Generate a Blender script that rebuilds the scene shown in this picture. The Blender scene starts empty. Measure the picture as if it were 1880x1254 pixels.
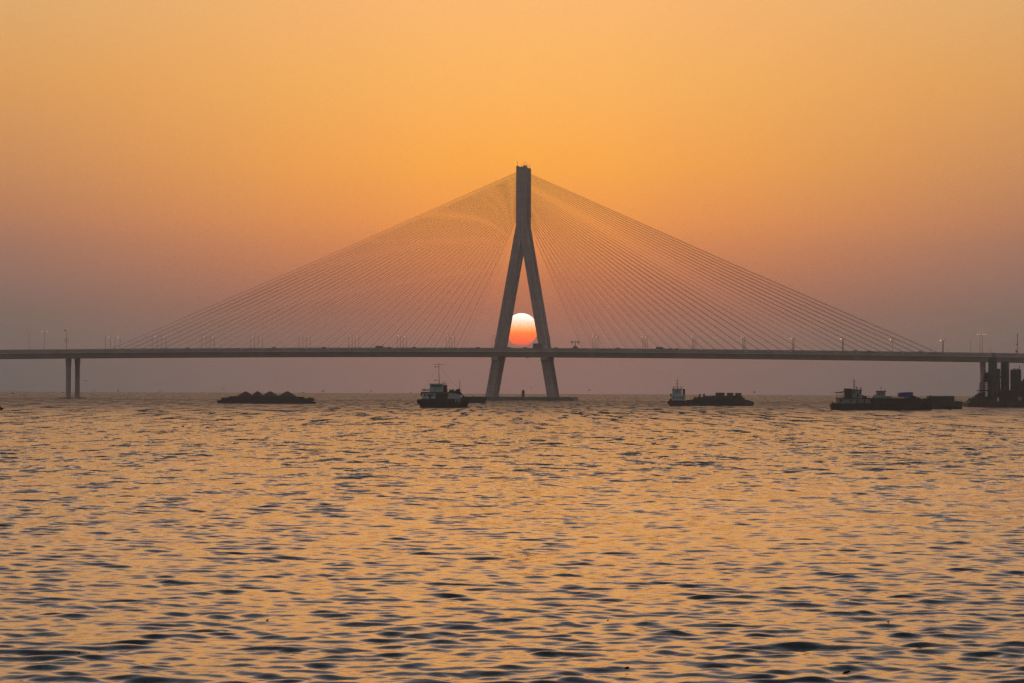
import bpy, math, random
import numpy as np
from mathutils import Vector, Matrix

random.seed(7)
R = math.radians
scn = bpy.context.scene
COL = scn.collection

# ------------------------------------------------------------------ camera
F = 6450.0                    # focal length in photo pixels (photo is 1880 wide)
CAM_H = 6.0
EARTH = 6.371e6
PITCH = math.atan(87.0 / F)
ROLL = 0.0045
cam_d = bpy.data.cameras.new('camera')
cam = bpy.data.objects.new('camera', cam_d)
COL.objects.link(cam)
cam_d.sensor_width = 36.0
cam_d.lens = 36.0 * F / 1880.0
cam_d.clip_start = 1.0
cam_d.clip_end = 120000.0
M_cam = Matrix.Rotation(R(90) + PITCH, 4, 'X') @ Matrix.Rotation(ROLL, 4, 'Z')
M_cam.translation = Vector((0, 0, CAM_H))
cam.matrix_world = M_cam
scn.camera = cam
CR = M_cam.to_3x3() @ Vector((1, 0, 0))
CU = M_cam.to_3x3() @ Vector((0, 1, 0))
CF = M_cam.to_3x3() @ Vector((0, 0, -1))


def ray(px, py):
    return CF + CR * ((px - 940.0) / F) + CU * ((627.0 - py) / F)


def at(px, py, Y):
    """The point seen at photo position (px, py) at world distance Y."""
    d = ray(px, py)
    return Vector((0, 0, CAM_H)) + d * (Y / d.y)


def sea_z(x, y):
    return -(x * x + y * y) / (2 * EARTH)


# ------------------------------------------------------------------ light, sky, exposure
SUN_AZ = math.atan((957.5 - 940) / F)          # to the right of +Y
SUN_EL = ray(957.5, 605).normalized()
SUN_EL = math.asin(SUN_EL.z)
sun_l = bpy.data.lights.new('sun_light', 'SUN')
sun_l.energy = 0.04
sun_l.angle = R(30)
sun_l.color = (1.0, 0.50, 0.22)
sun_o = bpy.data.objects.new('sun_light', sun_l)
COL.objects.link(sun_o)
sdir = Vector((math.sin(SUN_AZ) * math.cos(SUN_EL), math.cos(SUN_AZ) * math.cos(SUN_EL), math.sin(SUN_EL)))
sun_o.rotation_euler = (-sdir).to_track_quat('-Z', 'Y').to_euler()
sun_o.location = (0, 0, 300)


def srgb(c):
    out = []
    for v in c:
        v = v / 255.0
        out.append(v / 12.92 if v <= 0.04045 else ((v + 0.055) / 1.055) ** 2.4)
    return tuple(out)


world = bpy.data.worlds.new('World')
scn.world = world
world.use_nodes = True
nt = world.node_tree
nt.nodes.clear()
N = nt.nodes.new
L = nt.links.new


def mth(op, a, b=None, c=None, tree=None):
    t = tree or nt
    n = t.nodes.new('ShaderNodeMath')
    n.operation = op
    for i, v in enumerate((a, b, c)):
        if v is None:
            continue
        if isinstance(v, (int, float)):
            n.inputs[i].default_value = v
        else:
            t.links.new(v, n.inputs[i])
    return n.outputs[0]


def ramp(fac, stops, tree=None, interp='LINEAR'):
    t = tree or nt
    n = t.nodes.new('ShaderNodeValToRGB')
    n.color_ramp.interpolation = interp
    el = n.color_ramp.elements
    while len(el) > 1:
        el.remove(el[-1])
    el[0].position = stops[0][0]
    el[0].color = (*stops[0][1], 1)
    for p, c in stops[1:]:
        e = el.new(p)
        e.color = (*c, 1)
    t.links.new(fac, n.inputs[0])
    return n.outputs[0]


tc = N('ShaderNodeTexCoord')
sep = N('ShaderNodeSeparateXYZ')
L(tc.outputs['Generated'], sep.inputs[0])
elev = mth('ARCSINE', sep.outputs[2])
elev_deg = mth('MAXIMUM', mth('MULTIPLY', elev, 180 / math.pi), 0.0)
ev = mth('SQRT', mth('DIVIDE', elev_deg, 90.0))
# angle from the sun's azimuth
az = mth('ABSOLUTE', mth('SUBTRACT', mth('ARCTAN2', sep.outputs[0], sep.outputs[1]), SUN_AZ))
az_deg = mth('MULTIPLY', az, 180 / math.pi)
av = mth('SQRT', mth('DIVIDE', mth('MINIMUM', az_deg, 180.0), 180.0))


def E(deg):
    return math.sqrt(deg / 90.0)


def A(deg):
    return math.sqrt(deg / 180.0)


SKY_FRONT = [
    (0.0, (0.53, 0.24, 0.24)),
    (E(0.30), (0.53, 0.24, 0.24)),
    (E(0.75), (0.60, 0.23, 0.175)),
    (E(1.28), (0.645, 0.20, 0.105)),
    (E(1.72), (0.755, 0.225, 0.083)),
    (E(2.34), (0.95, 0.308, 0.072)),
    (E(2.79), (1.04, 0.371, 0.067)),
    (E(3.67), (1.04, 0.44, 0.064)),
    (E(4.99), (0.93, 0.475, 0.120)),
    (E(6.25), (0.88, 0.47, 0.168)),
    (E(8), (1.08, 0.54, 0.165)),
    (E(10.5), (1.20, 0.585, 0.18)),
    (E(13), (1.0, 0.54, 0.30)),
    (E(16), (0.46, 0.37, 0.34)),
    (E(22), (0.23, 0.235, 0.265)),
    (E(34), (0.075, 0.09, 0.11)),
    (E(55), (0.06, 0.08, 0.105)),
    (1.0, (0.07, 0.09, 0.12)),
]
SKY_SIDE = [
    (0.0, (0.09, 0.12, 0.16)),
    (E(0.30), (0.09, 0.12, 0.16)),
    (E(0.75), (0.185, 0.155, 0.152)),
    (E(1.28), (0.235, 0.16, 0.136)),
    (E(1.72), (0.31, 0.174, 0.139)),
    (E(2.34), (0.39, 0.19, 0.127)),
    (E(2.79), (0.49, 0.22, 0.112)),
    (E(3.67), (0.585, 0.275, 0.11)),
    (E(4.99), (0.67, 0.34, 0.11)),
    (E(6.25), (0.66, 0.385, 0.155)),
    (E(10), (0.84, 0.46, 0.20)),
    (E(12.5), (0.70, 0.41, 0.25)),
    (E(16), (0.41, 0.34, 0.32)),
    (E(22), (0.21, 0.22, 0.25)),
    (E(34), (0.075, 0.09, 0.11)),
    (E(55), (0.06, 0.08, 0.105)),
    (1.0, (0.07, 0.09, 0.12)),
]
SKY_BACK = [
    (0.0, (0.20, 0.17, 0.165)),
    (E(10), (0.20, 0.175, 0.17)),
    (E(30), (0.13, 0.13, 0.14)),
    (1.0, (0.07, 0.09, 0.12)),
]
c_front = ramp(ev, SKY_FRONT)
c_side = ramp(ev, SKY_SIDE)
c_back = ramp(ev, SKY_BACK)
f_side = ramp(av, [(0.0, (0, 0, 0)), (A(1.5), (0.08,) * 3), (A(4), (0.42,) * 3), (A(8.4), (1, 1, 1)), (1, (1, 1, 1))])
f_back = ramp(av, [(0.0, (0, 0, 0)), (A(9), (0, 0, 0)), (A(30), (0.35,) * 3), (A(80), (0.9,) * 3), (A(120), (1, 1, 1)), (1, (1, 1, 1))])


def mixc(f, a, b, tree=None):
    t = tree or nt
    n = t.nodes.new('ShaderNodeMix')
    n.data_type = 'RGBA'
    for v, k in ((f, 0), (a, 6), (b, 7)):
        if isinstance(v, float):
            n.inputs[k].default_value = v
        elif isinstance(v, tuple):
            n.inputs[k].default_value = (*v, 1)
        else:
            t.links.new(v, n.inputs[k])
    return n.outputs[2]


sky_col = mixc(f_back, mixc(f_side, c_front, c_side), c_back)
bg = N('ShaderNodeBackground')
L(sky_col, bg.inputs[0])
bg.inputs[1].default_value = 1.0
nish = N('ShaderNodeTexSky')
nish.sky_type = 'NISHITA'
nish.sun_disc = False
nish.sun_elevation = SUN_EL
nish.sun_rotation = SUN_AZ
nish.air_density = 1.5
nish.dust_density = 6.0
nish.ozone_density = 1.0
bg2 = N('ShaderNodeBackground')
L(nish.outputs[0], bg2.inputs[0])
bg2.inputs[1].default_value = 0.05
adds = N('ShaderNodeAddShader')
L(bg.outputs[0], adds.inputs[0])
L(bg2.outputs[0], adds.inputs[1])
wo = N('ShaderNodeOutputWorld')
L(adds.outputs[0], wo.inputs[0])

scn.view_settings.view_transform = 'Standard'
scn.view_settings.look = 'None'
scn.view_settings.exposure = 0.0
scn.view_settings.gamma = 1.0
scn.view_settings.use_curve_mapping = False
scn.cycles.volume_bounces = 1
scn.cycles.max_bounces = 6
scn.cycles.use_denoising = True
scn.cycles.denoising_input_passes = 'RGB_ALBEDO_NORMAL'
scn.cycles.denoising_prefilter = 'NONE'
scn.cycles.denoiser = 'OPENIMAGEDENOISE'

# ------------------------------------------------------------------ materials
MATS = {}


def mat(name, col, rough=0.7, metal=0.0, var=0.15, scale=0.8, emit=None, strength=0.0, bump=0.0):
    m = bpy.data.materials.new(name)
    m.use_nodes = True
    t = m.node_tree
    b = t.nodes['Principled BSDF']
    b.inputs['Roughness'].default_value = rough
    b.inputs['Metallic'].default_value = metal
    g = t.nodes.new('ShaderNodeNewGeometry')
    no = t.nodes.new('ShaderNodeTexNoise')
    no.inputs['Scale'].default_value = scale
    no.inputs['Detail'].default_value = 5
    t.links.new(g.outputs['Position'], no.inputs['Vector'])
    dark = tuple(max(0.0, c * (1 - var)) for c in col)
    light = tuple(min(1.0, c * (1 + var)) for c in col)
    t.links.new(ramp(no.outputs[0], [(0.3, dark), (0.7, light)], t), b.inputs['Base Color'])
    if bump:
        bp = t.nodes.new('ShaderNodeBump')
        bp.inputs['Strength'].default_value = bump
        bp.inputs['Distance'].default_value = 0.1
        t.links.new(no.outputs[0], bp.inputs['Height'])
        t.links.new(bp.outputs[0], b.inputs['Normal'])
    if emit:
        b.inputs['Emission Color'].default_value = (*emit, 1)
        b.inputs['Emission Strength'].default_value = strength
    MATS[name] = m
    return m


mat('concrete', (0.40, 0.34, 0.30), 0.85, scale=0.15, var=0.18)
mat('concrete_wet', (0.16, 0.145, 0.135), 0.6, scale=0.4, var=0.3)
mat('concrete_pale', (0.60, 0.56, 0.52), 0.85, scale=0.3)
def concrete_lifts(name, base):
    m = bpy.data.materials.new(name)
    m.use_nodes = True
    t = m.node_tree
    b = t.nodes['Principled BSDF']
    b.inputs['Roughness'].default_value = 0.88
    g = t.nodes.new('ShaderNodeNewGeometry')
    mp = t.nodes.new('ShaderNodeMapping')
    mp.inputs['Scale'].default_value = (0.9, 0.9, 0.06)
    t.links.new(g.outputs['Position'], mp.inputs['Vector'])
    n = t.nodes.new('ShaderNodeTexNoise')
    n.inputs['Scale'].default_value = 1.0
    n.inputs['Detail'].default_value = 5
    t.links.new(mp.outputs[0], n.inputs['Vector'])
    sp = t.nodes.new('ShaderNodeSeparateXYZ')
    t.links.new(g.outputs['Position'], sp.inputs[0])
    lift = mth('DIVIDE', sp.outputs[2], 4.2, tree=t)
    joint = mth('LESS_THAN', mth('FRACT', lift, tree=t), 0.10, tree=t)
    wn = t.nodes.new('ShaderNodeTexWhiteNoise')
    wn.noise_dimensions = '1D'
    t.links.new(mth('FLOOR', lift, tree=t), wn.inputs['W'])
    streak = ramp(n.outputs[0], [(0.3, tuple(c * 0.82 for c in base)), (0.7, tuple(c * 1.15 for c in base))], t)
    tone = mixc(mth('MULTIPLY', wn.outputs[0], 0.22, tree=t), streak, tuple(c * 0.55 for c in base), t)
    t.links.new(mixc(mth('MULTIPLY', joint, 0.35, tree=t), tone, tuple(c * 0.5 for c in base), t), b.inputs['Base Color'])
    MATS[name] = m


concrete_lifts('concrete_tower', (0.50, 0.43, 0.41))
mat('asphalt', (0.05, 0.05, 0.05), 0.9)
mat('cable_sheath', (0.22, 0.20, 0.19), 0.6)
mat('galvanised', (0.30, 0.30, 0.30), 0.5, 0.6)
mat('dark_metal', (0.05, 0.05, 0.05), 0.6, 0.3)
mat('lamp_glow', (0.8, 0.75, 0.6), 0.4, emit=(1.0, 0.80, 0.50), strength=1.4)
mat('lamp_off', (0.35, 0.35, 0.35), 0.5)
mat('hull_black', (0.012, 0.015, 0.016), 0.55, var=0.4, scale=1.5)
mat('hull_rust', (0.055, 0.026, 0.018), 0.8, var=0.5, scale=1.2)
mat('rust_red', (0.16, 0.05, 0.028), 0.75, var=0.4, scale=1.2)
mat('paint_teal', (0.34, 0.52, 0.53), 0.55, var=0.2, scale=1.0)
mat('paint_grey', (0.24, 0.28, 0.26), 0.6, var=0.3, scale=1.0)
mat('paint_white', (0.46, 0.53, 0.50), 0.55, var=0.2, scale=1.0)
mat('paint_green', (0.018, 0.085, 0.062), 0.6, var=0.3, scale=0.8)
mat('dark_green', (0.028, 0.052, 0.042), 0.7, var=0.35, scale=0.8)
mat('cargo_dark', (0.020, 0.030, 0.027), 0.9, var=0.5, scale=1.5)
mat('rubber', (0.015, 0.015, 0.015), 0.9)
mat('tarp_blue', (0.01, 0.05, 0.28), 0.5, var=0.25, scale=1.5, bump=0.6)
mat('glass_dark', (0.02, 0.025, 0.03), 0.1)
mat('sand', (0.045, 0.042, 0.035), 0.95, var=0.3, scale=1.2, bump=0.8)
mat('bird_dark', (0.03, 0.028, 0.026), 0.8)
mat('wood_dark', (0.03, 0.022, 0.015), 0.8)
mat('car_grey', (0.20, 0.20, 0.21), 0.3, 0.2)
mat('car_white', (0.55, 0.55, 0.55), 0.3)
mat('car_red', (0.20, 0.03, 0.02), 0.3)
mat('screen_pale', (0.25, 0.27, 0.30), 0.4)


# ------------------------------------------------------------------ mesh helpers
class MB:
    def __init__(s):
        s.v = []
        s.f = []

    def poly(s, vs, fs):
        o = len(s.v)
        s.v += [tuple(v) for v in vs]
        s.f += [tuple(i + o for i in f) for f in fs]
        return s

    def box(s, x0, x1, y0, y1, z0, z1, tx=0.0, ty=0.0, bev=0.0):
        if bev > 0:
            b = bev
            ring = []
            for (ax, ay) in ((x0, y0), (x1, y0), (x1, y1), (x0, y1)):
                pass
            outl = [(x0 + b, y0), (x1 - b, y0), (x1, y0 + b), (x1, y1 - b), (x1 - b, y1), (x0 + b, y1), (x0, y1 - b), (x0, y0 + b)]
            ring = [[(x, y, z0) for x, y in outl], [(x, y, z1 - b) for x, y in outl]]
            cx, cy = (x0 + x1) / 2, (y0 + y1) / 2
            ring.append([(x + (b if x < cx else -b), y + (b if y < cy else -b), z1) for x, y in outl])
            return s.loft(ring)
        vs = [(x0, y0, z0), (x1, y0, z0), (x1, y1, z0), (x0, y1, z0),
              (x0 + tx, y0 + ty, z1), (x1 - tx, y0 + ty, z1), (x1 - tx, y1 - ty, z1), (x0 + tx, y1 - ty, z1)]
        return s.poly(vs, [(3, 2, 1, 0), (4, 5, 6, 7), (0, 1, 5, 4), (1, 2, 6, 5), (2, 3, 7, 6), (3, 0, 4, 7)])

    def loft(s, rings, cap=True):
        n = len(rings[0])
        vs = [p for r in rings for p in r]
        fs = []
        for k in range(len(rings) - 1):
            for i in range(n):
                j = (i + 1) % n
                fs.append((k * n + i, k * n + j, (k + 1) * n + j, (k + 1) * n + i))
        if cap:
            fs.append(tuple(reversed(range(n))))
            fs.append(tuple((len(rings) - 1) * n + i for i in range(n)))
        return s.poly(vs, fs)

    def tube(s, pts, r, n=6, r1=None):
        pts = [Vector(p) for p in pts]
        rings = []
        for k, p in enumerate(pts):
            if k == 0:
                d = pts[1] - pts[0]
            elif k == len(pts) - 1:
                d = pts[-1] - pts[-2]
            else:
                d = pts[k + 1] - pts[k - 1]
            d.normalize()
            up = Vector((0, 0, 1)) if abs(d.z) < 0.9 else Vector((0, 1, 0))
            a = d.cross(up).normalized()
            b = d.cross(a)
            rr = r if r1 is None else r + (r1 - r) * k / (len(pts) - 1)
            rings.append([p + (a * math.cos(2 * math.pi * i / n) + b * math.sin(2 * math.pi * i / n)) * rr for i in range(n)])
        return s.loft(rings)

    def prism(s, prof, y0, y1):
        """prof: list of (x, z), extruded along y."""
        n = len(prof)
        vs = [(x, y0, z) for x, z in prof] + [(x, y1, z) for x, z in prof]
        fs = [tuple(range(n)), tuple(reversed(range(n, 2 * n)))]
        for i in range(n):
            j = (i + 1) % n
            fs.append((i, n + i, n + j, j))
        return s.poly(vs, fs)

    def ball(s, c, rx, ry=None, rz=None, n=8, m=5):
        ry = ry or rx
        rz = rz or rx
        rings = []
        for k in range(m + 1):
            th = -math.pi / 2 + math.pi * (k + 0.02) / (m + 0.04)
            rings.append([(c[0] + rx * math.cos(th) * math.cos(2 * math.pi * i / n),
                           c[1] + ry * math.cos(th) * math.sin(2 * math.pi * i / n),
                           c[2] + rz * math.sin(th)) for i in range(n)])
        return s.loft(rings)

    def torus(s, c, r, tr, n=14, m=6, axis='y'):
        rings = []
        for k in range(n):
            a = 2 * math.pi * k / n
            ring = []
            for i in range(m):
                b = 2 * math.pi * i / m
                rad = r + tr * math.cos(b)
                if axis == 'y':
                    ring.append((c[0] + rad * math.cos(a), c[1] + tr * math.sin(b), c[2] + rad * math.sin(a)))
                else:
                    ring.append((c[0] + tr * math.sin(b), c[1] + rad * math.cos(a), c[2] + rad * math.sin(a)))
            rings.append(ring)
        rings.append(rings[0])
        return s.loft(rings, cap=False)

    def build(s, name, m, parent=None, smooth=False):
        me = bpy.data.meshes.new(name)
        me.from_pydata(s.v, [], s.f)
        me.validate()
        if smooth:
            me.shade_smooth()
        me.materials.append(MATS[m] if isinstance(m, str) else m)
        o = bpy.data.objects.new(name, me)
        COL.objects.link(o)
        if parent is not None:
            o.parent = parent
        return o


def empty(name, loc=(0, 0, 0), rz=0.0):
    o = bpy.data.objects.new(name, None)
    COL.objects.link(o)
    o.location = loc
    o.rotation_euler = (0, 0, rz)
    return o


def tag(o, label=None, cat=None, group=None, kind=None):
    if label:
        o['label'] = label
    if cat:
        o['category'] = cat
    if group:
        o['group'] = group
    if kind:
        o['kind'] = kind
    return o


def children(o):
    return [c for c in KIDS.get(o.name, [])]


KIDS = {}


def index_kids():
    KIDS.clear()
    for o in COL.objects:
        if o.parent is not None:
            KIDS.setdefault(o.parent.name, []).append(o)


def copy_tree(o, parent=None):
    c = o.copy()
    COL.objects.link(c)
    c.parent = parent
    for ch in KIDS.get(o.name, []):
        copy_tree(ch, c)
    return c


def railing(mb, x0, x1, y, z, h=1.0, step=1.2, r=0.03):
    n = max(1, int(abs(x1 - x0) / step))
    for i in range(n + 1):
        x = x0 + (x1 - x0) * i / n
        mb.tube([(x, y, z), (x, y, z + h)], r, 4)
    for k in (0.5, 1.0):
        mb.tube([(x0, y, z + h * k), (x1, y, z + h * k)], r, 4)


# ------------------------------------------------------------------ water
def build_water():
    rng = np.random.default_rng(11)
    waves = []
    nw = 110
    for i in range(nw):
        lam = 0.32 * (12.0 / 0.32) ** ((i + rng.random()) / nw)
        th = rng.normal(0.0, 0.52) + math.pi / 2 + 0.22
        k = 2 * math.pi / lam
        # slope spectrum, strongest between 1.5 and 4 m
        sl = WAVE * (math.exp(-((math.log(lam / 1.15)) / 0.85) ** 2) + 0.10)
        waves.append((k * math.cos(th), k * math.sin(th), sl / k, rng.random() * 2 * math.pi, lam, k))
    drel = 0.0009
    r0, r1 = 42.0, 2600.0
    rows = [r0]
    while rows[-1] < r1:
        rows.append(rows[-1] * (1 + drel))
    while rows[-1] < 11800:
        rows.append(rows[-1] * 1.01)
    rr = np.array(rows)
    half = math.radians(16.0)
    ncol = 960
    inner = np.linspace(-half, half, ncol)
    dth = inner[1] - inner[0]
    rest = np.linspace(half, 2 * math.pi - half, 90)[1:-1]
    # dense sector ahead
    TH, RR = np.meshgrid(inner, rr)
    X = RR * np.sin(TH)
    Y = RR * np.cos(TH)
    Z = -(RR ** 2) / (2 * EARTH)
    DX = np.zeros_like(X)
    DY = np.zeros_like(X)
    spac = np.maximum(RR * dth, np.gradient(rr)[:, None])
    # slow gusts modulate the chop
    gust = 1.0 + 0.30 * np.sin(X * 0.021 + 0.9 + 0.6 * np.sin(Y * 0.013)) * np.sin(Y * 0.017 + 1.3) \
        + 0.12 * np.sin(X * 0.07 - Y * 0.031 + 2.0)
    for kx, ky, a, ph, lam, k in waves:
        fade = np.clip((lam / spac - 2.0) / 1.2, 0, 1)[:, :1]
        sel = int(np.count_nonzero(fade[:, 0] > 0))
        if sel == 0:
            continue
        P = X[:sel] * kx + Y[:sel] * ky + ph
        ff = a * fade[:sel] * gust[:sel]
        Z[:sel] += ff * np.sin(P)
        c = np.cos(P) * ff * 0.85
        DX[:sel] += c * kx / k
        DY[:sel] += c * ky / k
    X = X + DX
    Y = Y + DY
    V = np.stack([X, Y, Z], -1).reshape(-1, 3)
    nr = len(rr)
    idx = np.arange(nr * ncol).reshape(nr, ncol)
    q = np.stack([idx[:-1, :-1], idx[:-1, 1:], idx[1:, 1:], idx[1:, :-1]], -1).reshape(-1, 4)
    # coarse remainder of the ring
    r2 = [42.0]
    while r2[-1] < 11800:
        r2.append(r2[-1] * 1.05)
    r2 = np.array(r2)
    full = np.concatenate([[half], rest, [2 * math.pi - half]])
    T2, Q2 = np.meshgrid(full, r2)
    V2 = np.stack([Q2 * np.sin(T2), Q2 * np.cos(T2), -(Q2 ** 2) / (2 * EARTH) - 0.02], -1).reshape(-1, 3)
    o = len(V)
    id2 = np.arange(len(r2) * len(full)).reshape(len(r2), len(full)) + o
    q2 = np.stack([id2[:-1, :-1], id2[:-1, 1:], id2[1:, 1:], id2[1:, :-1]], -1).reshape(-1, 4)
    # disc below the camera
    ang = np.linspace(0, 2 * math.pi, 181)[:-1]
    V3 = [(0, 0, -0.02)] + [(42.0 * math.sin(a), 42.0 * math.cos(a), -0.02) for a in ang]
    o3 = len(V) + len(V2)
    tri = np.array([(o3, o3 + 1 + i, o3 + 1 + (i + 1) % 180) for i in range(180)])
    V = np.concatenate([V, V2, np.array(V3)])
    quads = np.concatenate([q, q2])
    quads = quads[:, ::-1]
    tri = tri[:, ::-1]
    me = bpy.data.meshes.new('water')
    me.vertices.add(len(V))
    me.vertices.foreach_set('co', V.astype(np.float32).ravel())
    nl = len(quads) * 4 + len(tri) * 3
    me.loops.add(nl)
    me.loops.foreach_set('vertex_index', np.concatenate([quads.ravel(), tri.ravel()]).astype(np.int32))
    me.polygons.add(len(quads) + len(tri))
    starts = np.concatenate([np.arange(len(quads)) * 4, len(quads) * 4 + np.arange(len(tri)) * 3])
    me.polygons.foreach_set('loop_start', starts.astype(np.int32))
    me.update(calc_edges=True)
    me.shade_smooth()
    m = bpy.data.materials.new('sea_water')
    m.use_nodes = True
    t = m.node_tree
    b = t.nodes['Principled BSDF']
    b.inputs['Base Color'].default_value = (0.006, 0.011, 0.013, 1)
    b.inputs['Roughness'].default_value = 0.06
    b.inputs['IOR'].default_value = 1.333
    g = t.nodes.new('ShaderNodeNewGeometry')
    dist = t.nodes.new('ShaderNodeVectorMath')
    dist.operation = 'LENGTH'
    t.links.new(g.outputs['Position'], dist.inputs[0])
    # chop finer than the mesh can carry tilts the surface a little at random
    mr = t.nodes.new('ShaderNodeMapRange')
    mr.inputs['From Min'].default_value = 110
    mr.inputs['From Max'].default_value = 650
    mr.inputs['To Min'].default_value = 0.04
    t.links.new(dist.outputs['Value'], mr.inputs['Value'])

    def noise(sc, detail, rough=0.5):
        mp = t.nodes.new('ShaderNodeMapping')
        mp.inputs['Scale'].default_value = sc
        t.links.new(g.outputs['Position'], mp.inputs['Vector'])
        n = t.nodes.new('ShaderNodeTexNoise')
        n.inputs['Scale'].default_value = 1.0
        n.inputs['Detail'].default_value = detail
        n.inputs['Roughness'].default_value = rough
        t.links.new(mp.outputs[0], n.inputs['Vector'])
        return n
    n1 = noise((4, 4, 1), 2)
    n2a = noise((0.50, 0.16, 1), 5, 0.62)
    n2b = noise((0.42, 0.024, 1), 5, 0.62)
    n2f = t.nodes.new('ShaderNodeMapRange')
    n2f.inputs['From Min'].default_value = 300
    n2f.inputs['From Max'].default_value = 900
    t.links.new(dist.outputs['Value'], n2f.inputs['Value'])
    n2 = mixc(n2f.outputs[0], n2a.outputs['Color'], n2b.outputs['Color'], t)
    n3 = noise((0.10, 0.010, 1), 3)
    gust_ = mth('MAXIMUM', mth('MULTIPLY', mth('ADD', n3.outputs[0], -0.08, tree=t), 1.9, tree=t), 0.4, tree=t)
    amp = mth('MULTIPLY', mth('MULTIPLY', mr.outputs[0], gust_, tree=t), FAR_TILT, tree=t)

    def vm(op, a, b_=None):
        n = t.nodes.new('ShaderNodeVectorMath')
        n.operation = op
        for k_, v_ in enumerate((a, b_)):
            if v_ is None:
                continue
            if isinstance(v_, tuple):
                n.inputs[k_].default_value = v_
            else:
                t.links.new(v_, n.inputs[k_])
        return n
    dv = vm('MULTIPLY', vm('SUBTRACT', n2, (0.5, 0.5, 0.5)).outputs[0], (1.0, 1.0, 0.0))
    sc_n = t.nodes.new('ShaderNodeVectorMath')
    sc_n.operation = 'SCALE'
    t.links.new(dv.outputs[0], sc_n.inputs[0])
    t.links.new(amp, sc_n.inputs['Scale'])
    bp = t.nodes.new('ShaderNodeBump')
    bp.inputs['Strength'].default_value = 1.0
    bp.inputs['Distance'].default_value = 1.0
    t.links.new(mth('MULTIPLY', n1.outputs[0], 0.008, tree=t), bp.inputs['Height'])
    # the unresolved chop also scatters the reflection
    rr_ = t.nodes.new('ShaderNodeMapRange')
    rr_.interpolation_type = 'SMOOTHSTEP'
    rr_.inputs['From Min'].default_value = 60
    rr_.inputs['From Max'].default_value = 1500
    rr_.inputs['To Min'].default_value = 0.07
    rr_.inputs['To Max'].default_value = 0.38
    t.links.new(dist.outputs['Value'], rr_.inputs['Value'])
    t.links.new(rr_.outputs[0], b.inputs['Roughness'])
    nn = vm('NORMALIZE', vm('ADD', bp.outputs[0], sc_n.outputs[0]).outputs[0])
    t.links.new(nn.outputs[0], b.inputs['Normal'])
    me.materials.append(m)
    ob = bpy.data.objects.new('water', me)
    COL.objects.link(ob)
    ob['kind'] = 'structure'
    return ob


WAVE = 0.0245
FAR_TILT = 5.0
build_water()

# ------------------------------------------------------------------ the setting sun itself
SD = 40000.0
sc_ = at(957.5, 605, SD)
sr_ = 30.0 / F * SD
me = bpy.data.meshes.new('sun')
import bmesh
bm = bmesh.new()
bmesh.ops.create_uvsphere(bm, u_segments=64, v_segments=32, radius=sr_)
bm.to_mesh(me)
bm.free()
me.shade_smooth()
sm = bpy.data.materials.new('sun_air_tint')
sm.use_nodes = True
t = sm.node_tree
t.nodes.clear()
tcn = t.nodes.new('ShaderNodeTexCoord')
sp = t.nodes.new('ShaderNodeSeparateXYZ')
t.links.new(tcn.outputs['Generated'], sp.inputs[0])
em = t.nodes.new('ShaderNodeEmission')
SUN_STOPS = [(0.0, (1.5, 0.14, 0.03)), (0.07, (2.4, 0.2, 0.02)), (0.22, (2.8, 0.27, 0.0)), (0.38, (2.8, 0.42, 0.0)), (0.53, (2.8, 0.95, 0.25)), (0.75, (2.8, 1.7, 1.35)), (0.95, (2.8, 2.5, 2.3)), (1.0, (2.8, 2.6, 2.4))]  # low air's reddening and dimming painted into the disc's emission, stronger towards the bottom
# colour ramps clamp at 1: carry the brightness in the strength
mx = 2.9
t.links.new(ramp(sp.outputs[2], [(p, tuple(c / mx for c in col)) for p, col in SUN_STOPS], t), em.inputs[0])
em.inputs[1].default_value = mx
out = t.nodes.new('ShaderNodeOutputMaterial')
t.links.new(em.outputs[0], out.inputs[0])
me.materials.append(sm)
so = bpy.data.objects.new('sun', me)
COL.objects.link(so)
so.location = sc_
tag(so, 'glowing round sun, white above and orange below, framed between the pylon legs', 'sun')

# ------------------------------------------------------------------ bridge
BY = 6.2
Bv = Vector((math.cos(R(BY)), -math.sin(R(BY)), 0))
Nv = Vector((math.sin(R(BY)), math.cos(R(BY)), 0))
_p = at(960, 640, 1925)
P0 = Vector((_p.x, _p.y, 0))


def bp_(s, t, z):
    return P0 + Bv * s + Nv * t + Vector((0, 0, z))


def s_of(px, t, py=640):
    """Where along the bridge the row at offset t is seen at photo column px."""
    d = ray(px, py)
    # solve d*k horizontally = P0 + B s + N t
    o = P0 + Nv * t
    det = d.x * (-Bv.y) - d.y * (-Bv.x)
    k = (o.x * (-Bv.y) - o.y * (-Bv.x)) / det
    s = (d.x * k - o.x) / Bv.x
    return s, k


def z_of(px, py, t):
    s, k = s_of(px, t, py)
    return CAM_H + ray(px, py).z * k


TOPS = [(-400, 645.5), (-150, 643.2), (0, 641.8), (134, 640.8), (300, 639.9), (520, 638.6), (760, 638.0), (960, 638.2), (1120, 639.3), (1250, 640.8), (1400, 642.3),
        (1560, 644.2), (1740, 646.7), (1880, 648.6), (2100, 651.6), (2300, 654.5)]
_ss, _zz = [], []
for px, py in TOPS:
    s, k = s_of(px, -20.0, py)
    _ss.append(s)
    _zz.append(z_of(px, py, -20.0))
# smooth vertical curve through the levels
_cf = np.polyfit(_ss, _zz, 4)


def ztop(s):
    """Level of the parapet top along the bridge."""
    return float(np.polyval(_cf, s))


S0, S1 = _ss[0], _ss[-1]
bridge = empty('cable_stayed_bridge', bp_(0, 0, 0), -R(BY))
tag(bridge, 'long concrete cable-stayed road bridge with one tall A-shaped pylon, crossing the bay', 'bridge')


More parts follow.
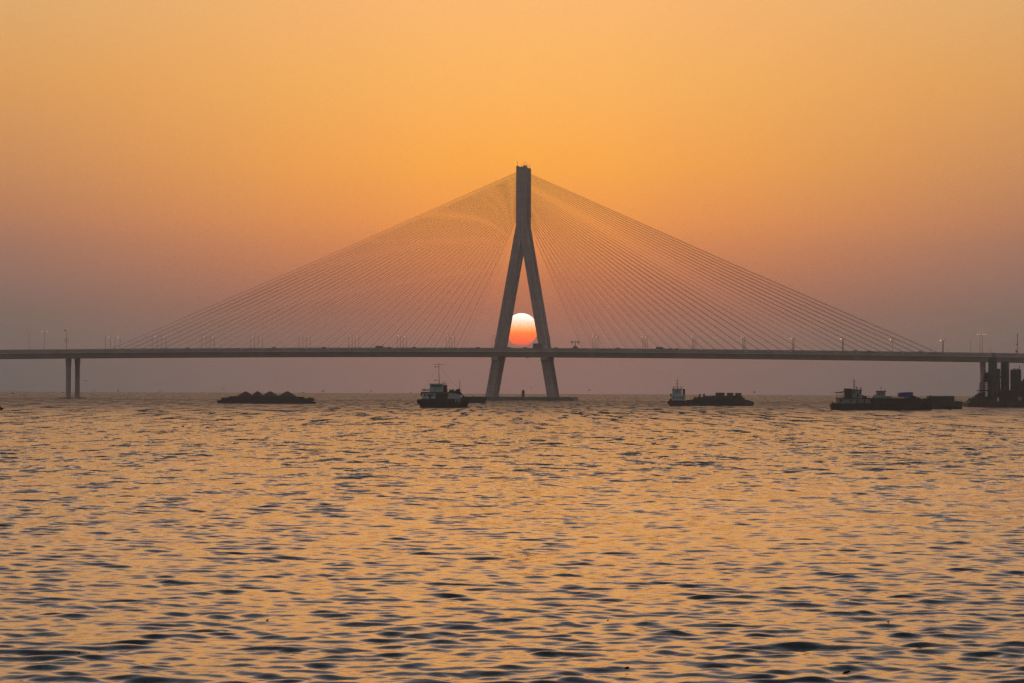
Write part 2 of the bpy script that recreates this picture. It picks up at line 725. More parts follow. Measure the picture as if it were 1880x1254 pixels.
def sweep(prof_fn, m, name, parent, s0=S0, s1=S1, n=64):
    mb = MB()
    rings = []
    for i in range(n + 1):
        s = s0 + (s1 - s0) * i / n
        rings.append([(s, tt, ztop(s) + dz) for tt, dz in prof_fn])
    mb.loft(rings)
    return mb.build(name, m, parent)


def deck(tc_):
    # box girder
    prof = [(tc_ - 8.6, -2.35), (tc_ - 7.4, -4.85), (tc_ + 7.4, -4.85), (tc_ + 8.6, -2.35)]
    d = sweep(prof, 'concrete', 'deck', bridge)
    prof = [(tc_ - 9.6, -2.3), (tc_ + 9.6, -2.3), (tc_ + 9.6, -1.15), (tc_ - 9.6, -1.15)]
    sweep(prof, 'concrete', 'road_slab', d)
    for sg in (-1, 1):
        x = tc_ + sg * 9.6
        prof = [(x - 0.28, -2.28), (x + 0.28, -2.28), (x + 0.28, -1.95), (x - 0.28, -1.95)]
        sweep(prof, 'concrete_pale', 'edge_ledge', d)
        x = tc_ + sg * 9.25
        prof = [(x - 0.2, -1.147), (x + 0.2, -1.147), (x + 0.12, -0.30), (x - 0.12, -0.30)]
        sweep(prof, 'concrete', 'parapet', d)
        prof = [(x - 0.06, -0.16), (x + 0.06, -0.16), (x + 0.06, 0.0), (x - 0.06, 0.0)]
        r = sweep(prof, 'galvanised', 'hand_rail', d)
    return d


T_NEAR, T_FAR = -10.4, 10.4
decks = [deck(T_NEAR), deck(T_FAR)]
# small pale anchor covers along the near parapet
proto = None
for k in range(-19, 20):
    s = k * 12.0 + 3.0
    if abs(s) < 30:
        continue
    mb = MB().box(s - 0.75, s + 0.75, T_NEAR - 9.82, T_NEAR - 9.48, ztop(s) - 1.1, ztop(s) - 0.35)
    mb.build('anchor_cover', 'concrete_pale', bridge)

# pylon: two A frames, one per carriageway, about 20 m apart
Z_TOP = z_of(958, 306.5, -10)
Z_FORK = z_of(958, 415, -10)
Z_CAP = z_of(958, 728.5, -10)
Z_SEA = sea_z(P0.x, P0.y)


def pylon(tt, top):
    hw = 2.85
    mb = MB()
    d = 2.6
    rings = []
    for z, w in ((Z_FORK - 7.5, hw - 0.1), (Z_FORK, hw), (top, hw)):
        b = 0.35
        outl = [(-w + b, -d), (w - b, -d), (w, -d + b), (w, d - b), (w - b, d), (-w + b, d), (-w, d - b), (-w, -d + b)]
        rings.append([(x, tt + y, z) for x, y in outl])
    mb.loft(rings)
    # ragged formwork stubs and rails on the roof
    head = mb.build('pylon', 'concrete_tower', bridge)
    mb = MB()
    mb.box(-hw + 0.1, -hw + 1.2, tt - 2, tt + 2, top, top + 0.5)
    mb.box(hw - 2.0, hw - 0.1, tt - 2, tt + 2, top, top + 0.7)
    mb.build('roof_kerb', 'concrete', head)
    for x in (-hw + 0.7, hw - 1.4, hw - 0.3):
        MB().tube([(x, tt - 2, top + 0.4), (x, tt - 2, top + 3.0)], 0.08, 4).build('lightning_rod', 'dark_metal', head)
    # legs
    for sg in (-1, 1):
        mb = MB()
        rings = []
        for f, wz in ((0.0, 1.0), (1.0, 1.0)):
            z = Z_FORK + (Z_CAP - 0.4 - Z_FORK) * f
            cx = sg * (0.75 + (17.0 - 0.75) * f)
            w = 2.23
            dd = 2.5 + 0.7 * f
            # chamfered section with a shallow groove down the outer face
            outl = [(-w + .45, -dd), (-0.5, -dd), (-0.35, -dd + .3), (0.35, -dd + .3), (0.5, -dd), (w - .45, -dd), (w, -dd + .45), (w, dd - .45),
                    (w - .45, dd), (-w + .45, dd), (-w, dd - .45), (-w, -dd + .45)]
            rings.append([(cx + x, tt + y, z) for x, y in outl])
        mb.loft(rings)
        mb.build('pylon_leg', 'concrete_tower', head)
    return head


pylon(-10.0, Z_TOP)
pylon(10.0, Z_TOP - 0.2)
# cross walls tying the two frames
MB().box(-1.6, 1.6, -7.39, 7.39, Z_FORK + 1, Z_FORK + 6).build('cross_beam', 'concrete', bridge)
MB().box(-1.6, 1.6, -7.39, 7.39, Z_TOP - 16, Z_TOP - 11).build('cross_beam', 'concrete', bridge)
for sg in (-1, 1):
    z = ztop(0) - 6.4
    f = (z - Z_FORK) / (Z_CAP - Z_FORK)
    cx = sg * (0.75 + 16.25 * f)
    MB().box(cx - 1.7, cx + 1.7, -20, 20, z - 0.2, z + 1.5).build('cross_beam', 'concrete', bridge)
# pile cap
mb = MB()
mb.box(-29, 29, -17, 17, Z_SEA - 1.5, Z_CAP, bev=0.3)
cap = mb.build('pile_cap', 'concrete_wet', bridge)
for x in (-24, -12, 0, 12, 24):
    MB().box(x - 0.5, x + 0.5, -17.25, -17.02, Z_SEA + 0.3, Z_CAP - 0.25).build('fender', 'concrete_wet', cap)

# side piers
def pier(px, t):
    s, k = s_of(px, t)
    zt = ztop(s) - 4.84
    p = bp_(s, t, 0)
    zs = sea_z(p.x, p.y)
    mb = MB()
    rings = []
    for z, w, d in ((zs - 2, 1.02, 1.9), (zt - 5.0, 1.02, 1.9), (zt - 3.0, 1.15, 2.1), (zt - 1.2, 1.25, 2.4), (zt, 1.15, 2.5)):
        b = 0.3
        outl = [(-w + b, -d), (w - b, -d), (w, -d + b), (w, d - b), (w - b, d), (-w + b, d), (-w, d - b), (-w, -d + b)]
        rings.append([(s + x, t + y, z) for x, y in outl])
    mb.loft(rings)
    pr = mb.build('pier', 'concrete', bridge)
    mb = MB()
    mb.box(s - 5.0, s + 5.0, t - 6, t + 6, zs - 1.0, zs + 0.45, tx=0.8, ty=0.5)
    mb.build('pier_footing', 'concrete_wet', pr)
    return s


s_l = pier(126, -10.4)
pier_s = s_l
for t_ in (10.4,):
    pier(142.5, t_)
pier(1803.5, -10.4)
pier(1805.5, 10.4)

# stay cables: 33 per fan, both sides, four planes
NC = 33
singles = 0
rest_mb = MB()


def cable_ends(sg, plane_t, frame_t, k):
    s = sg * (34.5 + 6.0 * k)
    zd = ztop(s) - 0.6
    za = Z_FORK + 3.5 + (Z_TOP - 3.0 - Z_FORK - 3.5) * (k / (NC - 1)) ** 0.86
    return (sg * 2.75, frame_t, za), (s, plane_t, zd)


for (plane_t, frame_t) in ((-19.3, -10.9), (-1.6, -9.1), (1.6, 9.1), (19.3, 10.9)):
    for sg in (-1, 1):
        single = plane_t == -19.3 or (plane_t == -1.6 and sg == 1)
        for k in range(NC):
            a, b = cable_ends(sg, plane_t, frame_t, k)
            a = Vector(a)
            b = Vector(b)
            mid = (a + b) / 2
            ln = (a - b).length
            mid.z -= ln * ln * 0.0000062 * 2
            rad = 0.078 if plane_t < -5 else 0.03
            if single:
                o_ = MB().tube([a, mid, b], rad, 5).build('stay_cable', 'cable_sheath', bridge)
                singles += 1
            else:
                rest_mb.tube([a, mid, b], rad, 5)
o_ = rest_mb.build('stay_cables', 'cable_sheath', bridge)
o_['kind'] = 'stuff'

# marker post on the pile cap
mb = MB()
prof = [(0.78, 0.0), (0.78, 2.9), (0.72, 3.3), (0.5, 3.65), (0.2, 3.8)]
mb.loft([[(r * math.cos(a * math.pi / 6), r * math.sin(a * math.pi / 6), z) for a in range(12)] for r, z in prof])
sp_, _k = s_of(960.5, -12, 728)
o_ = mb.build('marker_post', 'dark_metal')
o_.location = bp_(sp_, -12, Z_CAP)
tag(o_, 'short round-topped dark post standing midway between the pylon legs on the pile cap', 'post')


# ------------------------------------------------------------------ things standing on the bridge
def lamp_proto(lit, h=7.6, arm=1.0, side=1, double=False, name='street_lamp'):
    root = empty(name)
    mb = MB()
    mb.tube([(0, 0, 0), (0, 0, h)], 0.12, 6, 0.07)
    mb.build('pole', 'galvanised', root)
    sides = (-1, 1) if double else (side,)
    for sd in sides:
        MB().tube([(0, 0, h - 0.05), (sd * arm * 0.6, 0, h + 0.25), (sd * arm, 0, h + 0.3)], 0.05, 5).build('arm', 'galvanised', root)
        hm = MB().ball((sd * (arm + 0.2), 0, h + 0.22), 0.22 if lit else 0.42, 0.2, 0.16 if lit else 0.1)
        hm.build('lamp_head', 'lamp_glow' if lit else 'lamp_off', root)
    return root


LAMPS_PX = [203, 288.4, 378.5, 467.4, 556.2, 646.6, 735.2, 824.8, 908.5, 1002.0, 1092.3, 1182.8, 1273.5, 1364.8, 1455.8, 1547.2, 1638.4, 1731.5]
rows = [(-18.6, False, -0.2), (-5.6, True, 0.0), (5.4, False, -0.2), (18.2, True, -0.1)]
protos = {True: lamp_proto(True, side=-1), False: lamp_proto(False, side=1)}
index_kids()
used = {True: False, False: False}
near_words = {
    0: 'just right of the twin piers', 1: 'second group from the twin piers', 2: 'third group from the twin piers', 3: 'fourth group from the twin piers',
    4: 'fifth group from the twin piers', 5: 'sixth group from the twin piers', 6: 'third group left of the pylon', 7: 'second group left of the pylon',
    8: 'against the left pylon leg', 9: 'against the right pylon leg', 10: 'first group right of the camera gantry', 11: 'second group right of the camera gantry',
    12: 'third group right of the camera gantry', 13: 'fourth group right of the camera gantry', 14: 'fifth group right of the camera gantry',
    15: 'sixth group right of the camera gantry', 16: 'last group under the outer cables', 17: 'where the right cable fan meets the deck'}
row_words = ['unlit lamp on the near edge', 'lit lamp on the near median', 'unlit lamp on the far median', 'lit lamp on the far edge']
for i, px in enumerate(LAMPS_PX):
    s, _k = s_of(px, -5.6)
    for j, (tt, lit, dz) in enumerate(rows):
        if not used[lit]:
            o_ = protos[lit]
            used[lit] = True
        else:
            o_ = copy_tree(protos[lit])
        z = ztop(s) - 1.14
        o_.location = bp_(s, tt, z)
        o_.rotation_euler = (0, 0, -R(BY))
        tag(o_, f'{row_words[j]}, {near_words[i]}', 'street lamp', 'street lamps along the bridge')
# taller double-armed lamps towards both ends
d_on = lamp_proto(True, h=11.0, arm=1.3, double=True)
d_off = lamp_proto(False, h=11.3, arm=1.5, double=True)
index_kids()
for px, o_, lb in ((81.5, d_on, 'lit double-armed lamp left of the camera mast and the twin piers'),
                   (53.5, d_off, 'unlit double-armed lamp near the left end of the deck')):
    s, _k = s_of(px, 0)
    o_.location = bp_(s, 0, ztop(s) - 1.14)
    o_.rotation_euler = (0, 0, -R(BY))
    tag(o_, lb, 'street lamp', 'double lamps on the bridge')
for px, tt, lb in ((1799.5, -1.0, 'lit double-armed lamp above the right pier, left one of two'), (1803.8, 1.0, 'lit double-armed lamp above the right pier, right one of two')):
    o_ = copy_tree(d_on)
    s, _k = s_of(px, tt)
    o_.location = bp_(s, tt, ztop(s) - 1.14)
    tag(o_, lb, 'street lamp', 'double lamps on the bridge')

# camera mast above the left pier
s, _k = s_of(122, -17)
cm = empty('camera_mast', bp_(s, -17, ztop(s) - 1.14), -R(BY))
MB().tube([(0, 0, 0), (0, 0, 11.8)], 0.16, 6, 0.08).build('pole', 'galvanised', cm)
mb = MB()
for x in (-0.95, 0.95):
    mb.tube([(x, 0, 4.6), (x, 0, 7.2)], 0.09, 4)
for z in (4.6, 5.9, 7.2):
    mb.tube([(-0.95, 0, z), (0.95, 0, z)], 0.07, 4)
mb.build('ladder_cage', 'galvanised', cm)
MB().tube([(0, 0, 11.7), (-0.8, 0, 11.7)], 0.06, 4).build('arm', 'galvanised', cm)
MB().box(-1.3, -0.4, -0.3, 0.3, 11.25, 11.75).build('camera', 'dark_metal', cm)
tag(cm, 'tall thin mast with one camera and a small cage, above the left twin piers', 'mast')

# T-shaped gantry with hanging cameras right of the pylon
s, _k = s_of(1056, -17)
gm = empty('camera_gantry', bp_(s, -17, ztop(s) - 1.14), -R(BY))
MB().tube([(0, 0, 0), (0, 0, 4.5)], 0.2, 6).build('pole', 'dark_metal', gm)
MB().box(-2.5, 2.5, -0.18, 0.18, 4.35, 4.68).build('cross_bar', 'dark_metal', gm)
for x in (-1.7, 1.7):
    MB().box(x - 0.2, x + 0.2, -0.2, 0.2, 3.2, 4.35).build('camera', 'dark_metal', gm)
for x in (-2.3, -1.2, 0, 1.2, 2.3):
    MB().tube([(x, 0, 4.68), (x, 0, 5.4)], 0.07, 4).build('antenna', 'dark_metal', gm)
MB().prism([(-2.0, 0), (2.0, 0), (1.5, 1.6), (0.3, 2.6), (-0.3, 2.6), (-1.4, 1.6)], -0.4, 0.4).build('base_housing', 'galvanised', gm)
tag(gm, 'T-shaped dark gantry with hanging cameras on the deck right of the pylon', 'gantry')

# lattice antenna mast at the right
s, _k = s_of(1868, -17)
am = empty('antenna_mast', bp_(s, -17, ztop(s) - 1.14), -R(BY))
mb = MB()
for x, y in ((-0.22, -0.2), (0.22, -0.2), (0, 0.2)):
    mb.tube([(x, y, 0), (x * 0.4, y * 0.4, 10.8)], 0.05, 4)
for i in range(13):
    z = i * 0.83
    f = 1 - 0.6 * z / 10.8
    sg = 1 if i % 2 else -1
    mb.tube([(-0.22 * sg * f, -0.2 * f, z), (0.22 * sg * f, -0.2 * f, z + 0.83)], 0.035, 4)
mb.build('lattice_pole', 'dark_metal', am)
MB().box(-1.0, -0.3, -0.3, 0.3, 1.6, 2.8).build('equipment_box', 'dark_metal', am)
MB().ball((0.05, 0, 11.0), 0.3, 0.3, 0.5).build('beacon', 'dark_metal', am)
MB().box(-0.55, 0.0, -0.2, 0.2, 5.4, 6.2).build('antenna_panel', 'dark_metal', am)
tag(am, 'thin lattice antenna mast with a side box near the right end of the deck', 'mast')
for px, h, lb in ((1782, 6.8, 'thin bare pole on the deck left of the right pier'), (1819, 3.2, 'short post on the deck just right of the right pier'),
                  (1708.5, 2.6, 'short post where the last right cable meets the deck'), (1740.5, 2.2, 'stubby post right of the last lit lamps on the deck')):
    s, _k = s_of(px, -17)
    o_ = MB().tube([(0, 0, 0), (0, 0, h)], 0.11, 6, 0.07).ball((0, 0, h), 0.16, 0.16, 0.25).build('bare_pole', 'galvanised')
    o_.location = bp_(s, -17, ztop(s) - 1.14)
    tag(o_, lb, 'pole')


# traffic
def car_proto(m):
    root = empty('car')
    MB().loft([[(x, y, z) for x, z in ((-2.1, .35), (-2.15, .85), (-1.5, .98), (1.2, .95), (2.1, .8), (2.15, .35))] for y in (-.85, .85)]).build('body', m, root)
    mb = MB()
    lo = [(-1.75, -.8, .97), (1.15, -.8, .95), (1.15, .8, .95), (-1.75, .8, .97)]
    hi = [(-1.2, -.62, 1.5), (.45, -.62, 1.5), (.45, .62, 1.5), (-1.2, .62, 1.5)]
    mb.loft([lo, hi])
    mb.build('cabin', 'glass_dark', root)
    for x in (-1.35, 1.35):
        for y in (-.86, .86):
            MB().tube([(x, y - .1, .34), (x, y + .1, .34)], .34, 10).build('wheel', 'rubber', root)
    return root


def truck_proto(hh=3.4, L_=3.2):
    root = empty('truck')
    MB().box(-L_, L_ * 0.55, -1.2, 1.2, 1.0, hh, bev=0.08).build('cargo_box', 'car_grey', root)
    MB().prism([(L_ * 0.6, .5), (L_ + .6, .5), (L_ + .6, 1.5), (L_ + .2, 2.4), (L_ * 0.6, 2.5)], -1.1, 1.1).build('cab', 'car_white', root)
    MB().box(-L_, L_ * 0.6, -1.0, 1.0, .65, .98).build('chassis', 'dark_metal', root)
    for x in (-L_ * 0.65, L_ * 0.85):
        for y in (-1.12, 1.12):
            MB().tube([(x, y - .14, .48), (x, y + .14, .48)], .48, 10).build('wheel', 'rubber', root)
    return root


cp = car_proto('car_grey')
cp2 = car_proto('car_white')
tp = truck_proto()
index_kids()
cars = [(596, 0, 'grey car on the near deck under the dense left cables'), (716, 1, 'pale car just behind a truck left of the pylon'),
        (762, 0, 'grey car ahead of the truck, above the teal-cabined boat'), (879, 0, 'grey car approaching the left pylon leg'),
        (505, 1, 'pale car far along the left part of the deck'), (966, 1, 'pale car in front of the sun between the pylon legs'), (936, 0, 'grey car just past the left pylon leg'),
        (1022, 1, 'pale car just right of the right pylon leg'), (1136, 0, 'grey car between the gantry and the second lamp group'),
        (1232, 1, 'pale car following the truck right of the gantry'), (1244, 0, 'grey car behind the pale car right of the gantry'),
        (1571, 1, 'pale car under the outer right cables'), (1597, 0, 'grey car under the outermost right cables'), (346, 0, 'grey car between the first and third left lamp groups'), (1690, 0, 'grey car near the end of the right cable fan')]
uc = [False, False]
for px, w, lb in cars:
    p_ = (cp, cp2)[w]
    o_ = copy_tree(p_) if uc[w] else p_
    uc[w] = True
    tt = -14.5
    s, _k = s_of(px, tt)
    o_.location = bp_(s, tt, ztop(s) - 1.14)
    o_.rotation_euler = (0, 0, -R(BY))
    tag(o_, lb, 'car', 'traffic on the bridge')
trucks = [(698, 1.0, 'boxy truck on the deck left of the pylon'), (1213, 1.0, 'boxy truck on the deck right of the camera gantry'),
          (990, 1.06, 'tall box truck on the deck touching the right pylon leg from the left')]
for i, (px, sc, lb) in enumerate(trucks):
    o_ = tp if i == 0 else copy_tree(tp)
    tt = -16.0
    s, _k = s_of(px, tt)
    o_.location = bp_(s, tt, ztop(s) - 1.14)
    o_.rotation_euler = (0, 0, -R(BY))
    o_.scale = (sc, 1, sc)
    if i < 2:
        o_.scale = (0.8, 0.8, 0.62)
    tag(o_, lb, 'truck', 'traffic on the bridge')


# ------------------------------------------------------------------ boats
class Boat:
    """Local frame in metres for a vessel seen around photo column pc with its waterline at row pw."""

    def __init__(s, name, pc, pw, label, cat, rz=0.0, group=None):
        y0 = 714 + (pc - 940) * ROLL
        drop = (pw - y0) / F
        Y = CAM_H / drop
        for _ in range(4):
            Y = (CAM_H + Y * Y / (2 * EARTH)) / drop
        s.Y = Y
        s.m = Y / F
        s.pc, s.pw = pc, pw
        p = at(pc, pw, Y)
        s.root = empty(name, (p.x, p.y, sea_z(p.x, p.y)), rz)
        tag(s.root, label, cat, group)

    def x(s, px):
        return (px - s.pc) * s.m

    def z(s, py):
        return (s.pw - py) * s.m

    def box(s, name, mt, x0, x1, ytop, ybot, d=2.0, yo=0.0, parent=None, bev=0.0, tx=0.0, ty=0.0):
        return MB().box(s.x(x0), s.x(x1), yo - d, yo + d, s.z(ybot), s.z(ytop), bev=bev, tx=tx, ty=ty).build(name, mt, parent or s.root)

    def prism(s, name, mt, prof, d=2.0, yo=0.0, parent=None):
        return MB().prism([(s.x(a), s.z(b)) for a, b in prof], yo - d, yo + d).build(name, mt, parent or s.root)

    def pole(s, name, mt, pts, r=0.08, parent=None, yo=0.0, r1=None):
        return MB().tube([(s.x(a), yo, s.z(b)) for a, b in pts], r, 5, r1).build(name, mt, parent or s.root)

    def hull(s, mt, st, beam, name='hull', parent=None):
        """st: (px at deck, px at water, deck row, beam factor deck, beam factor water) from stern to bow."""
        rings = []
        for pd, pw_, yd, bd, bw in st:
            xd, xw = s.x(pd), s.x(pw_)
            zd = s.z(yd)
            hb, hw = beam * bd, beam * bw
            rings.append([(xd, -hb, zd), (xd, hb, zd), (xw + (xd - xw) * .55, hb * .97 + hw * .03, zd * .55), (xw, hw, 0.0), (xw, hw * .7, -0.9),
                          (xw, -hw * .7, -0.9), (xw, -hw, 0.0), (xw + (xd - xw) * .55, -hb * .97 - hw * .03, zd * .55)])
        return MB().loft(rings).build(name, mt, parent or s.root)


# --- sand barge on the left
b = Boat('sand_barge', 490, 741.0, 'long low dark barge loaded with four sand heaps, left of the tugboat', 'barge')
b.hull('cargo_dark', [(400, 401, 735.5, .9, .85), (407, 408, 735.3, 1, 1), (570, 569, 735.5, 1, 1), (579.6, 578, 737.5, .8, .75)], 5.0)
b.prism('cargo_wall', 'cargo_dark', [(407, 735.4), (408.5, 730.2), (421, 730), (422, 727.8), (435, 727.5), (540, 727.8), (557, 728.2), (557, 730.8), (566, 731), (568, 730), (576, 731), (577, 735), (574, 735.6), (570, 735.4)], 4.2)
mb = MB()
railing(mb, b.x(560), b.x(575), -4.3, b.z(731), 0.5, 1.0)
mb.build('railing', 'dark_metal', b.root)
b.pole('bollard', 'dark_metal', [(567.5, 731), (567.5, 728.8)], 0.15)
for px in (430, 470, 510, 548):
    MB().torus((b.x(px), -5.0 - .15, b.z(738)), .38, .14).build('tyre_fender', 'rubber', b.root)
heaps = [(451, 717.8, 17.5, 'rounded sand heap, leftmost of the four on the low barge'), (472.6, 716.9, 13.5, 'pointed sand heap, second from the left on the low barge'),
         (496, 717.2, 17.5, 'broad sand heap, third from the left on the low barge'), (527.5, 717.0, 18, 'sand heap standing apart, rightmost of the four on the low barge')]
for px, py, hwid, lb in heaps:
    mb = MB()
    rings = []
    H = b.z(py) - b.z(728.2)
    nn = 28
    rnd = [random.uniform(-1, 1) for _ in range(nn)]
    W = hwid * b.m
    for f in (1.0, 0.8, 0.6, 0.4, 0.22, 0.1, 0.02):
        hz = H * (1 - f) if f > 0.22 else H * (1 - 0.22 + (0.22 - f) * 0.62)
        rings.append([(W * f * math.cos(2 * math.pi * i / nn) * (1 + .09 * rnd[i] * f), (3.9 + .05 * W * px % .5) * f * math.sin(2 * math.pi * i / nn) * (1 + .09 * rnd[(i * 5) % nn] * f), hz) for i in range(nn)])
    mb.loft(rings)
    o_ = mb.build('sand_heap', 'sand', smooth=False)
    o_.location = b.root.location + Vector((b.x(px), 0, b.z(728.2)))
    tag(o_, lb, 'sand heap', 'sand heaps on the low barge')

# --- tug with the teal wheelhouse
b = Boat('tugboat', 815, 748.5, 'tugboat with pale teal wheelhouse, tall thin mast and black hull, left of the pylon', 'tugboat')
b.hull('hull_black', [(767.5, 772.5, 734.0, .72, .5), (771, 775, 733.4, .9, .8), (784, 785, 733.6, 1, .95), (835, 834, 733.5, 1, .95), (850, 846, 731.0, .8, .6), (858, 853, 729.6, .42, .25), (863.5, 857, 729.2, .05, .03)], 2.9)
b.box('bulwark', 'hull_black', 773, 838, 732.4, 733.6, 2.75)
h = b.box('deckhouse', 'paint_white', 775, 836, 720.8, 733.5, 2.1, bev=0.08)
b.prism('deckhouse_front', 'paint_white', [(836, 733.5), (836, 722), (845, 724), (848, 733.5)], 1.9)
b.box('deck_roof', 'cargo_dark', 773.5, 846, 719.6, 720.9, 2.55)
for px in (779, 785.5, 792):
    MB().box(b.x(px), b.x(px + 2.6), -2.12, -2.06, b.z(727.5), b.z(723.5)).build('window', 'glass_dark', h)
MB().box(b.x(800), b.x(822), -2.5, -2.06, b.z(733), b.z(722)).build('deck_gear', 'hull_rust', b.root)
MB().box(b.x(788), b.x(791.5), -2.13, -2.06, b.z(733.4), b.z(724.5)).build('door', 'cargo_dark', h)
for px in (836.5, 840.2, 844.0):
    b.box('white_post', 'paint_white', px - .8, px + .8, 728.2, 738.0, .15, -2.72)
w = b.box('wheelhouse', 'paint_teal', 789, 813.5, 705.6, 719.7, 1.7, bev=0.08)
b.box('wheelhouse_roof', 'paint_teal', 788, 820.5, 704.3, 705.8, 1.95, parent=w)
MB().box(b.x(797.2), b.x(799.6), -1.74, -1.66, b.z(715), b.z(712.6)).build('porthole', 'glass_dark', w)
MB().box(b.x(791.5), b.x(811), -1.73, -1.66, b.z(710.2), b.z(707.4)).build('window', 'glass_dark', w)
b.box('funnel', 'hull_rust', 813.7, 820.7, 707.0, 719.6, 0.9, .3, bev=0.08)
m_ = b.pole('mast', 'dark_metal', [(806.2, 705), (805.6, 685), (805.3, 666)], 0.13, r1=0.05)
b.pole('yardarm', 'dark_metal', [(795.5, 669.2), (815.5, 669.2)], 0.045, m_)
b.pole('yardarm', 'dark_metal', [(799, 673.2), (805.4, 673.8)], 0.05, m_)
b.pole('yardarm', 'dark_metal', [(798.5, 698), (806, 698.5)], 0.05, m_)
MB().ball((b.x(799), 0, b.z(673.2)), .22).build('mast_light', 'dark_metal', m_)
MB().ball((b.x(799), 0, b.z(698)), .22).build('mast_light', 'dark_metal', m_)
b.pole('stay_wire', 'dark_metal', [(805.4, 672), (843.5, 716)], 0.018)
b.pole('stay_wire', 'dark_metal', [(805.4, 672), (776, 719)], 0.018)
b.pole('searchlight', 'dark_metal', [(814, 704.4), (814, 702.4)], 0.06)
MB().ball((b.x(814), 0, b.z(701.7)), .2).build('searchlight', 'dark_metal', b.root)
b.pole('antenna', 'dark_metal', [(817.8, 704.4), (817.8, 697)], 0.03)
b.pole('fore_mast', 'dark_metal', [(844.0, 720), (844.0, 698)], 0.11, r1=0.06)
for px in (777.6, 780.9, 785.8):
    o2 = MB().torus((b.x(px), -2.2, b.z(716.2)), .24, .1, 10).build('life_ring', 'rubber', b.root)
mb = MB()
railing(mb, b.x(775), b.x(789), -2.3, b.z(719.6), .85, 1.1)
railing(mb, b.x(821), b.x(846), -2.3, b.z(719.6), .85, 1.1)
railing(mb, b.x(821), b.x(846), 2.3, b.z(719.6), .85, 1.1)
mb.build('railing', 'dark_metal', b.root)
MB().ball((b.x(773.8), -1.9, b.z(723.5)), .3, .3, .6).build('fender', 'rubber', b.root)
MB().ball((b.x(768.4), -1.2, b.z(737)), .55, .6, .75).build('stern_fender', 'rubber', b.root)
for px in (783, 795, 808, 820, 830):
    MB().torus((b.x(px), -3.05, b.z(738.5)), .38, .15).build('tyre_fender', 'rubber', b.root)
b.prism('deck_clutter', 'cargo_dark', [(824, 719.8), (824.5, 716.5), (828, 715.2), (829, 717.5), (831.5, 714), (834, 718), (838, 716), (839.5, 713.8), (843.8, 714), (844.5, 719), (850, 724.5), (848, 725.5), (828, 724.5)], 1.8)
b.prism('anchor_winch', 'cargo_dark', [(847, 731.5), (848.5, 726.8), (851, 725.5), (853, 728), (860, 728.4), (861, 731)], .8)

# --- pontoon behind the tug
b = Boat('pontoon', 876, 740.0, 'low dark empty pontoon moored right of the teal-cabined tugboat, before the pile cap', 'pontoon')
b.hull('cargo_dark', [(856, 857, 729.6, .95, .9), (862, 862, 729, 1, 1), (888, 888, 729, 1, 1), (893.5, 891, 729.6, .95, .85)], 4.0)
b.box('deck_box', 'cargo_dark', 866, 872, 727.6, 729.2, 1.5)
b.pole('bollard', 'dark_metal', [(881, 729), (881, 727.6)], 0.25)

# --- tug and barge in the middle right
b = Boat('pusher_tug', 1241, 745.0, 'small tug with tall pale bridge, red-brown hull, pushing the barge with dark boxes', 'tugboat')
b.hull('hull_rust', [(1225, 1229, 737.5, .8, .5), (1228, 1230, 735.8, .95, .85), (1237, 1237, 735, 1, .95), (1256, 1256, 735.5, 1, .95), (1262, 1262, 737, .8, .7)], 3.0)
h = b.box('deckhouse', 'paint_white', 1232.5, 1257.5, 724.5, 735.2, 2.3, bev=.08)
for px in (1236, 1241.5, 1247, 1252):
    MB().box(b.x(px), b.x(px + 2.2), -2.33, -2.27, b.z(731.5), b.z(728)).build('window', 'glass_dark', h)
w = b.box('wheelhouse', 'paint_teal', 1234.5, 1251, 714.5, 724.6, 1.8, bev=.08)
MB().box(b.x(1240), b.x(1246.6), -1.84, -1.77, b.z(721), b.z(717.5)).build('window', 'screen_pale', w)
b.box('wheelhouse_roof', 'dark_metal', 1233.6, 1252, 713.6, 714.7, 2.0, parent=w)
b.box('funnel', 'hull_rust', 1253.5, 1257.5, 714, 724.6, .7, .5, bev=.05)
mb = MB()
for px in (1236, 1251):
    mb.tube([(b.x(px), -1.5, b.z(714)), (b.x(px), -1.5, b.z(709.6))], .09, 4)
mb.tube([(b.x(1235.5), -1.5, b.z(710.5)), (b.x(1251.5), -1.5, b.z(710.5))], .07, 4)
mb.build('roof_frame', 'dark_metal', b.root)
m_ = b.pole('mast', 'dark_metal', [(1243.4, 714), (1243.1, 693)], 0.13, r1=.06)
b.pole('yardarm', 'dark_metal', [(1241, 699.2), (1244.5, 699.2)], .07, m_)
b.pole('yardarm', 'dark_metal', [(1240.8, 704.8), (1245.2, 704.8)], .08, m_)
b.box('side_gear', 'cargo_dark', 1230.0, 1232.3, 722.5, 727, .8, -1)
b.box('side_gear', 'cargo_dark', 1229.0, 1232.3, 732, 735.4, .8, -1)
for px in (1227.5, 1234, 1245, 1255):
    MB().torus((b.x(px), -3.1, b.z(740)), .4, .15).build('tyre_fender', 'rubber', b.root)

